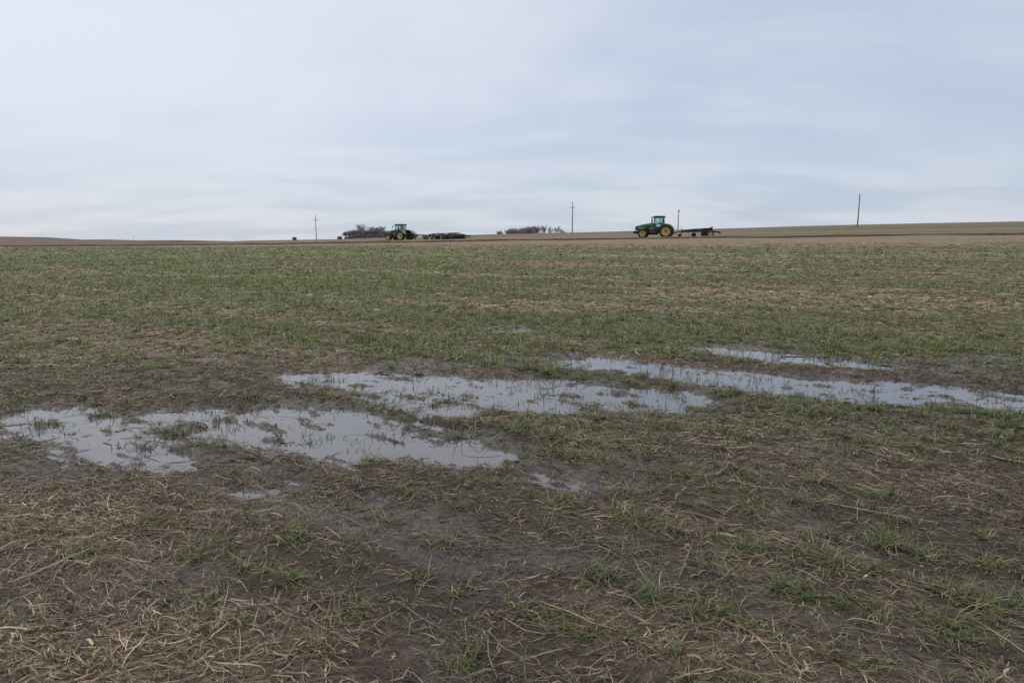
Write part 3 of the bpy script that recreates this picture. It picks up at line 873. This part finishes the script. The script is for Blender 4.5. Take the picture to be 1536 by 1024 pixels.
def make_disc_harrow():
    root = empty('disc_harrow', (0, 0, 0))
    t = MB(); P = [(.02, 0, .60), (-1.1, 0, .72), (-1.55, 0, .92), (-2.1, 0, 1.04), (-3.2, 0, .98), (-3.7, 0, .98)]
    for a, b in zip(P[:-1], P[1:]): t.bar(a, b, .22, .24)
    for q in (-1, 1): t.bar((-3.0, q * .06, 1.0), (-5.4, q * .9, .95), .13, .15)
    t.build('tongue', M['dark_green'], root)
    MB().bar((-1.35, .12, 1.0), (-1.35, .12, .12), .18, .18).build('jack', M['rusty'], root)
    for q in (-1, 1):
        s = MB(); s.bar((-3.05, q * .35, .98), (-3.75, q * .5, .18), .18, .18); s.bar((-4.05, q * .5, .98), (-3.35, q * .5, .18), .18, .18); s.bar((-3.2, q * .5, .20), (-3.95, q * .5, .20), .13, .10)
        s.build('parking_stand', M['iron'], root)
        a = MB(); pts = [(-3.9, q * .7, .62), (-4.4, q * .75, .95), (-5.0, q * .8, 1.14), (-5.8, q * .85, 1.18), (-7.2, q * .9, 1.25)]
        for u, v in zip(pts[:-1], pts[1:]): a.bar(u, v, .12, .15)
        a.build('fold_arm', M['faded_green'], root)
        c = MB(); c.tube([(-5.3, q * .55, .75), (-6.3, q * .55, .62)], .08, 10); c.tube([(-4.8, q * .55, .82), (-5.3, q * .55, .75)], .035, 8)
        c.build('hydraulic_ram', M['steel'], root)
    f = MB()
    for y in (-1.9, -.8, .8, 1.9): f.bar((-5.3, y, .88), (-11.2, y, .82), .13, .15)
    for x in (-5.6, -7.0, -8.6, -10.2, -11.0): f.bar((x, -2.2, .84), (x, 2.2, .84), .12, .13)
    f.build('frame', M['dark_green'], root)
    for q in (-1, 1):
        implement_wheel(root, -5.4, q * .95, .24, .2, M['iron'], .36)
        implement_wheel(root, -6.35, q * 1.6, .42, .30, M['yellow']); implement_wheel(root, -7.15, q * 1.6, .42, .30, M['iron'])
        for x0, x1 in ((-7.4, -8.5), (-9.0, -10.3)):    # gangs of dished discs
            g = MB(); g.tube([(x0, q * .25, .34), (x1, q * 2.5, .34)], .045, 8)
            for k in range(11):
                u = k / 10; c = Vector((x0 + (x1 - x0) * u, q * (.25 + 2.25 * u), .34))
                g.lathe(c, [(.001, .05), (.16, .035), (.31, 0), (.31, -.01), (.16, .02), (.001, .035)], 16)
            g.bar((x0, q * .25, .66), (x1, q * 2.5, .66), .12, .12)
            for u in (.2, .8): g.bar((x0 + (x1 - x0) * u, q * (.25 + 2.25 * u), .36), (x0 + (x1 - x0) * u, q * (.25 + 2.25 * u), .82), .08, .08)
            g.build('disc_gang', M['iron'], root)
        w = MB()                                        # folded wing frame above the discs
        for y in (.5, 1.6): w.bar((-7.5, q * y, 1.02), (-11.0, q * y, .94), .12, .14)
        for x in (-7.1, -8.3, -9.5, -10.7): w.bar((x, q * .4, 1.0), (x, q * 1.7, 1.0), .12, .14)
        w.bar((-7.3, q * 1.3, 1.0), (-8.3, q * 1.3, 1.18), .12, .12); w.bar((-8.9, q * 1.3, 1.18), (-10.8, q * 1.3, .98), .12, .12)
        w.build('folded_wing', M['faded_green'], root)
        u = MB(); u.bar((-8.1, q * 1.0, 1.20), (-10.35, q * 1.0, 1.31), .11, .12)
        for x, z in ((-8.3, 1.20), (-9.2, 1.25), (-10.25, 1.30)): u.bar((x, q * 1.0, z), (x - .05, q * 1.0, .95), .08, .08)
        u.build('top_rail', M['faded_green'], root)
    h = MB()
    for y in (-1.6, 0, 1.6): h.bar((-10.9, y, .80), (-11.7, y, .70), .09, .1)
    h.bar((-11.7, -2.3, .70), (-11.7, 2.3, .70), .16, .22)
    for k in range(14): h.tube([(-11.72, -2.2 + .338 * k, .62), (-11.8, -2.2 + .338 * k, .18)], .02, 5)
    h.build('rear_harrow', M['iron'], root)
    return root

def gz(x, y): return float(ground_z(np.array([x]), np.array([y]))[0])
def tz(x, y): return float(terrain(np.array([x]), np.array([y]))[0])

def lay(o, x, y, head, sink=0.):
    """stand a machine on the slope: yaw to its heading, tilt with the land"""
    d = 2.0; c, s_ = math.cos(head), math.sin(head)
    pitch = math.atan2(tz(x + c * d, y + s_ * d) - tz(x - c * d, y - s_ * d), 2 * d)
    roll = math.atan2(tz(x - s_ * d, y + c * d) - tz(x + s_ * d, y - c * d), 2 * d)
    o.location = (x, y, tz(x, y) - sink)
    o.rotation_mode = 'XYZ'
    o.rotation_euler = (roll * .5, -pitch, head)

TR = make_tractor()
tag(TR, 'green tractor with yellow wheels seen side-on, pulling the shorter implement beside a pole', 'tractor', 'green tractors working the far field')
Y1 = 97.0
xr, _, _ = at(1000, 346, Y1)
h1 = R(163)
lay(TR, xr, Y1, h1, .06)
TL = copy_tree(TR)
TL['label'] = 'green tractor turned three-quarters away in front of the dark thicket'
Y2 = 128.0
xl, _, _ = at(608, 352, Y2)
h2 = R(180 - 33)
lay(TL, xl, Y2, h2, .12)

C1 = make_cultivator()
tag(C1, 'short folded field cultivator with a yellow-rimmed wheel behind the side-on tractor', 'cultivator')
lay(C1, xr - 1.06 * math.cos(h1), Y1 - 1.06 * math.sin(h1), R(165), .02)
D1 = make_disc_harrow()
tag(D1, 'long dark green folded tillage implement behind the tractor near the thicket', 'disc harrow')
hx, hy = xl - 1.06 * math.cos(h2), Y2 - 1.06 * math.sin(h2)
lay(D1, hx, hy, R(180 - 24), .16)

# ------------------------------------------------------------------ utility poles
def pole(px, ytop, Y, r, cross, label, head=False, drop=1.9):
    X, _, zt = at(px, ytop, Y)
    g = tz(X, Y); H = zt - g
    root = empty('utility_pole', (X, Y, g))
    root['label'] = label; root['category'] = 'utility pole'; root['group'] = 'utility poles along the ridge'
    MB().tube([(0, 0, -.4), (0, 0, H * .5), (0, 0, H)], [r, r * .85, r * .68], 10).build('post', M['wood'], root)
    if cross:
        a = MB().box((0, -.14, H - drop), (1.7, .10, .12), None, .01).build('crossarm', M['wood'], root)
        for x in (-.72, .72):
            MB().lathe((x, -.14, H - drop + .07), [(.001, 0), (.035, 0), (.05, .05), (.03, .09), (.05, .13), (.001, .17)], 10, 'z').build('insulator', M['ceramic'], a)
        MB().bar((-.5, -.12, H - drop), (0, -.12, H - drop - .6), .03, .03).build('brace', M['iron'], root)
    if head:
        MB().lathe((.22, -.1, H - .95), [(.001, 0), (.17, 0), (.19, .06), (.19, .62), (.16, .7), (.001, .72)], 14, 'z').build('transformer', M['iron'], root)
        MB().lathe((0, 0, H), [(.001, 0), (.06, 0), (.08, .08), (.04, .14), (.07, .2), (.001, .26)], 10, 'z').build('insulator', M['ceramic'], root)
    return root

pole(473, 323, 288, .17, True, 'utility pole with a crossarm between the dark bale and the thicket')
pole(859, 303, 232, .18, True, 'utility pole with a crossarm between the bare grove and the side-on tractor')
pole(1290, 290.5, 214, .19, False, 'plain utility pole standing alone on the slope at right')
pole(1018, 314.5, 285, .20, False, 'utility pole with a transformer, rising right behind the side-on tractor', True)
pole(200, 353.5, 880, .16, True, 'tiny faint utility pole far off on the left hill', drop=.8)
st = at(1282, 341, 205); sx, sy = st[0], 205
sb = empty('marker_stake', (sx, sy, tz(sx, sy)))
tag(sb, 'short pale stake in the grass at the foot of the pole at right', 'stake')
MB().box((0, 0, .32), (.10, .08, .85), Matrix.Rotation(.5, 3, 'Y'), .01).build('stake_post', M['steel'], sb)
MB().box((.16, 0, .60), (.55, .06, .16), None, .01).build('marker_board', M['steel'], sb)

# ------------------------------------------------------------------ old round bales on the skyline
def bale(px, Y, r, L, rz, mat, label):
    X, _, _ = at(px, 358, Y)
    rr = random.Random(int(px * 3))
    m = MB(); n = 28; secs = 9
    vs = []; fs = []
    for i in range(secs):
        u = -L / 2 + L * i / (secs - 1); k = 1 - .07 * abs(2 * i / (secs - 1) - 1) ** 6
        for j in range(n):
            t = 2 * PI * j / n
            q = r * k * (1 + rr.uniform(-.035, .035)); a = q * math.cos(t) * 1.08; b = q * math.sin(t) * .92
            vs.append((u + rr.uniform(-.02, .02), a, max(b, -r * .72) + r * .72))
    for i in range(secs - 1):
        for j in range(n):
            jj = (j + 1) % n; fs.append((i * n + j, i * n + jj, (i + 1) * n + jj, (i + 1) * n + j))
    fs += [tuple(range(n))[::-1], tuple((secs - 1) * n + j for j in range(n))]
    m.add(vs, fs)
    for k in range(160):                                 # loose strands
        t = rr.uniform(0, PI); u = rr.uniform(-L / 2, L / 2)
        p = Vector((u, 1.08 * r * math.cos(t), .92 * r * math.sin(t) + .72 * r))
        q = p + Vector((rr.uniform(-.15, .15), .14 * math.cos(t), rr.uniform(-.05, .14)))
        m.tube([p, q], .012, 3, False)
    o = m.build('hay_bale', mat, None, (X, Y, tz(X, Y) - .03)); o.rotation_euler = (0, 0, rz)
    tag(o, label, 'hay bale', 'old round bales on the skyline')

bale(441.8, 292, .74, 1.2, 1.15, M['bale'], 'lone dark hay bale left of the utility pole with the open sky')
bale(509.6, 292, .74, 1.5, 1.0, M['bale'], 'dark rounded hay bale, largest of those beside the thicket')
bale(519.2, 290, .52, 1.2, .8, M['redbale'], 'low reddish hay bale in the middle of the row by the thicket')
bale(525.5, 288, .58, 1.2, 1.25, M['redbale'], 'reddish hay bale nearest to the thicket')

# ------------------------------------------------------------------ bare trees
def bare_tree(name, x, y, z, h, seed, spread=.5, levels=5, trunk_frac=.22, stems=1, lean=(0, 0), mat='twig', r0=None, kids=(3, 4), tw=.022):
    rr = random.Random(seed)
    root = empty(name, (x, y, z))
    T = MB(); C = MB()
    r0 = r0 or h * .022
    def grow_(p, d, L, r, lev):
        q = p + d * L
        mid = p + d * L * .5 + Vector((rr.uniform(-1, 1), rr.uniform(-1, 1), rr.uniform(-.3, .3))) * L * .07
        re = max(r * .62, tw * .7)
        (T if lev == 0 else C).tube([p, mid, q], [max(r, tw), max((r + re) / 2, tw * .9), re], 6 if lev == 0 else (4 if lev == 1 else 3), lev < 2)
        if lev >= levels: return
        for k in range(rr.randint(*kids)):
            az = rr.uniform(0, 2 * PI); tilt = rr.uniform(.25, .95) * (.8 if lev == 0 else 1) * spread * 1.6
            a = d.orthogonal().normalized(); b = d.cross(a)
            nd = (d * math.cos(tilt) + (a * math.cos(az) + b * math.sin(az)) * math.sin(tilt)); nd.z += .14; nd.normalize()
            s0 = q if k == 0 or lev == 0 else p.lerp(q, rr.uniform(.45, 1))
            grow_(s0, nd, L * rr.uniform(.58, .85), re, lev + 1)
    for k in range(stems):
        d = Vector((lean[0] + rr.uniform(-.12, .12) * (1 + stems * .5), lean[1] + rr.uniform(-.12, .12), 1)).normalized()
        grow_(Vector((rr.uniform(-.15, .15) * (stems - 1), rr.uniform(-.15, .15) * (stems - 1), -.2)), d, h * trunk_frac * rr.uniform(.9, 1.1), r0, 0)
    zs = max(v[2] for v in C.v); k = h / max(zs, .1)
    for B in (T, C): B.v = [(a * k, b * k, c * k if c > 0 else c) for a, b, c in B.v]
    T.build('trunk', M['bark'], root); C.build('crown', M[mat], root)
    return root

def tree(px, ytop, Y, seed, label, group=None, name='bare_tree', **kw):
    X, _, zt = at(px, ytop, Y)
    g = tz(X, Y)
    t = bare_tree(name, X, Y, g, zt - g, seed, **kw)
    tag(t, label, 'tree', group)
    return t

rt = random.Random(5)
G1 = 'trees of the thicket left of centre'
tree(542, 335.2, 352, 1, 'tallest bare tree of the thicket, its round crown above the rest', G1, spread=.56, trunk_frac=.42, levels=6, kids=(3, 4), tw=.026)
tree(557, 338.6, 356, 2, 'second tallest bare tree, rising from the middle of the thicket', G1, spread=.52, trunk_frac=.34, levels=6, kids=(3, 3))
tree(572.5, 338.4, 350, 3, 'bare tree at the right end of the thicket beside the tractor bonnet', G1, spread=.52, trunk_frac=.30, levels=6, kids=(3, 3))
tree(519.5, 346.8, 346, 4, 'pale feathery bare tree at the left end of the thicket', G1, spread=.55, levels=5, stems=3, mat='paletwig')
LB = 'dense dark bare tree packed inside the thicket behind the left tractor'
for px, yt in ((525, 344.3), (530, 343.4), (535, 342.5), (539.5, 343.2), (546, 342.6), (551, 342.9), (556, 341.9), (561, 341.4), (566, 341.8), (569.5, 340.6), (577, 343), (581, 344.5)):
    tree(px, yt + rt.uniform(-1.4, 1.0), 348 + rt.uniform(-5, 8), int(px * 2), LB, G1, spread=.6, levels=5, stems=4, trunk_frac=.24, kids=(3, 4), tw=.020)

G2 = 'trees of the grove right of centre'
tree(749.6, 344.6, 470, 41, 'small pale bare tree standing first, apart from the grove', G2, spread=.5, levels=5, stems=2, mat='paletwig', tw=.03)
tree(762.3, 342.2, 440, 42, 'small narrow dark tree just left of the round grove', G2, spread=.38, levels=5, stems=2, tw=.03)
LD = 'dense round dark bare tree in the solid left half of the grove'
for px, yt in ((769, 342.2), (774, 341.2), (779, 340.4), (784, 339.6), (788, 339), (792.5, 338.2), (797, 337.8), (801, 337.6)):
    tree(px, yt + rt.uniform(-.3, .3), 430 + rt.uniform(-6, 8), int(px * 2), LD, G2, spread=.62, levels=5, stems=4, kids=(3, 4), tw=.034)
LO = 'open airy bare tree with pale stems in the right half of the grove'
for px, yt, ln in ((806, 338.2, .1), (811.5, 337.2, .12), (816, 337, .15), (821, 337.6, .1), (828, 340.4, .2), (834, 339, .22), (839, 340.2, .25)):
    tree(px, yt, 430 + rt.uniform(-6, 8), int(px * 2), LO, G2, spread=.42, levels=5, stems=2, kids=(2, 3), lean=(ln, 0), mat='paletwig' if px % 2 else 'twig', tw=.03)
tree(844, 345.5, 432, 91, 'last tiny bare tree leaning away at the right end of the grove', G2, spread=.4, levels=4, stems=2, lean=(.4, 0), tw=.03)
tree(622.5, 346.2, 470, 61, 'faint small bare tree above the hitch behind the left tractor', None, spread=.5, levels=5, stems=2, mat='paletwig', tw=.022)

def thicket():
    rb = Ribbons(); n = 3600
    px = rng.uniform(517, 583, n); Y = rng.uniform(338, 356, n)
    X = (px - CX) / F / 1.0122 * Y
    z = terrain(X, Y)
    edge = np.clip(np.minimum((px - 514) / 12, (590 - px) / 10), .25, 1)
    L = rng.uniform(1.0, 3.6, n) * edge
    col = np.array((.115, .100, .108))[None] * rng.uniform(.6, 1.25, (n, 1))
    grow(rb, X, Y, z - .1, rng.random(n) * 2 * PI, np.abs(rng.normal(.1, .2, n)), rng.normal(.2, .3, n), L, rng.uniform(.04, .12, n), col, col, 4)
    o = rb.build('brushwood', blade_mat('brush_stems', .9, 0., .1))
    tag(o, 'dark leafless brush filling the foot of the thicket', 'brush', kind='stuff')
thicket()

# ------------------------------------------------------------------ sky and light
SUN_EL, SUN_AZ = R(48), R(-38)               # azimuth from +Y towards +X; high and to the left, behind thick cloud
sd_ = Vector((math.sin(SUN_AZ) * math.cos(SUN_EL), math.cos(SUN_AZ) * math.cos(SUN_EL), math.sin(SUN_EL)))
sun = bpy.data.lights.new('sun', 'SUN'); sun.energy = .6; sun.angle = R(25); sun.color = (1, .96, .90)
so = bpy.data.objects.new('sun', sun); COL.objects.link(so)
so.rotation_euler = sd_.to_track_quat('Z', 'Y').to_euler()

w = bpy.data.worlds.new('World'); S.world = w; w.use_nodes = True
nt = w.node_tree
bg = nt.nodes['Background']; bg.inputs['Strength'].default_value = .1
sky = N(nt, 'ShaderNodeTexSky', sky_type='NISHITA'); sky.sun_disc = False
sky.sun_elevation = SUN_EL; sky.sun_rotation = SUN_AZ
tc = N(nt, 'ShaderNodeTexCoord'); D = tc.outputs['Generated']
sx_ = N(nt, 'ShaderNodeSeparateXYZ'); nt.links.new(D, sx_.inputs[0])
zc = mathn(nt, 'MAXIMUM', sx_.outputs[2], 0.)
den = mathn(nt, 'ADD', zc, .17)
cu = N(nt, 'ShaderNodeCombineXYZ')
nt.links.new(mathn(nt, 'DIVIDE', sx_.outputs[0], den), cu.inputs[0]); nt.links.new(mathn(nt, 'DIVIDE', sx_.outputs[1], den), cu.inputs[1])
mp = N(nt, 'ShaderNodeMapping'); mp.inputs['Scale'].default_value = (.42, .75, 1); mp.inputs['Rotation'].default_value = (0, 0, R(-8)); mp.inputs['Location'].default_value = (3.1, 1.7, .4)
nt.links.new(cu.outputs[0], mp.inputs['Vector'])
c1 = noise(nt, mp.outputs[0], 1.05, 5, .55, .7)
c2 = noise(nt, mp.outputs[0], 2.2, 4, .5, .3)
cl = mathn(nt, 'ADD', mathn(nt, 'MULTIPLY', c1, .7), mathn(nt, 'MULTIPLY', c2, .3))
K = 10.0
def kc(r, g, b): return (r * K, g * K, b * K)
base = mixc(nt, remap(nt, cl, .38, .60), kc(.490, .566, .705), kc(.610, .663, .765))
# brighter, whiter cloud towards the hidden sun; cooler away from it
dt = N(nt, 'ShaderNodeVectorMath', operation='DOT_PRODUCT'); nt.links.new(D, dt.inputs[0]); dt.inputs[1].default_value = tuple(sd_)
base = mixc(nt, remap(nt, dt.outputs['Value'], .52, .97, 0., .72), base, kc(.82, .83, .90))
# layered bank low over the land
low = remap(nt, sx_.outputs[2], .02, .14, 1., 0.)
lo_c = mixc(nt, remap(nt, c2, .38, .62), kc(.470, .540, .655), kc(.610, .660, .735))
base = mixc(nt, mathn(nt, 'MULTIPLY', low, .6), base, lo_c)
full = mixc(nt, .88, sky.outputs[0], base)
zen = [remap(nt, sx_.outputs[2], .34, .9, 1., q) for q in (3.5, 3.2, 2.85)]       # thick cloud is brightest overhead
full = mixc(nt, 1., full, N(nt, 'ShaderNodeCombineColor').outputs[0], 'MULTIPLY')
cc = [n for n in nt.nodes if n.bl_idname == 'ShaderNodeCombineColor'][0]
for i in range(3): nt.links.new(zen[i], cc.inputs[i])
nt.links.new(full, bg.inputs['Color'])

S.render.engine = 'CYCLES'
S.cycles.max_bounces = 5; S.cycles.transparent_max_bounces = 12
S.view_settings.view_transform = 'Standard'; S.view_settings.look = 'None'
S.view_settings.exposure = .1; S.view_settings.gamma = 1
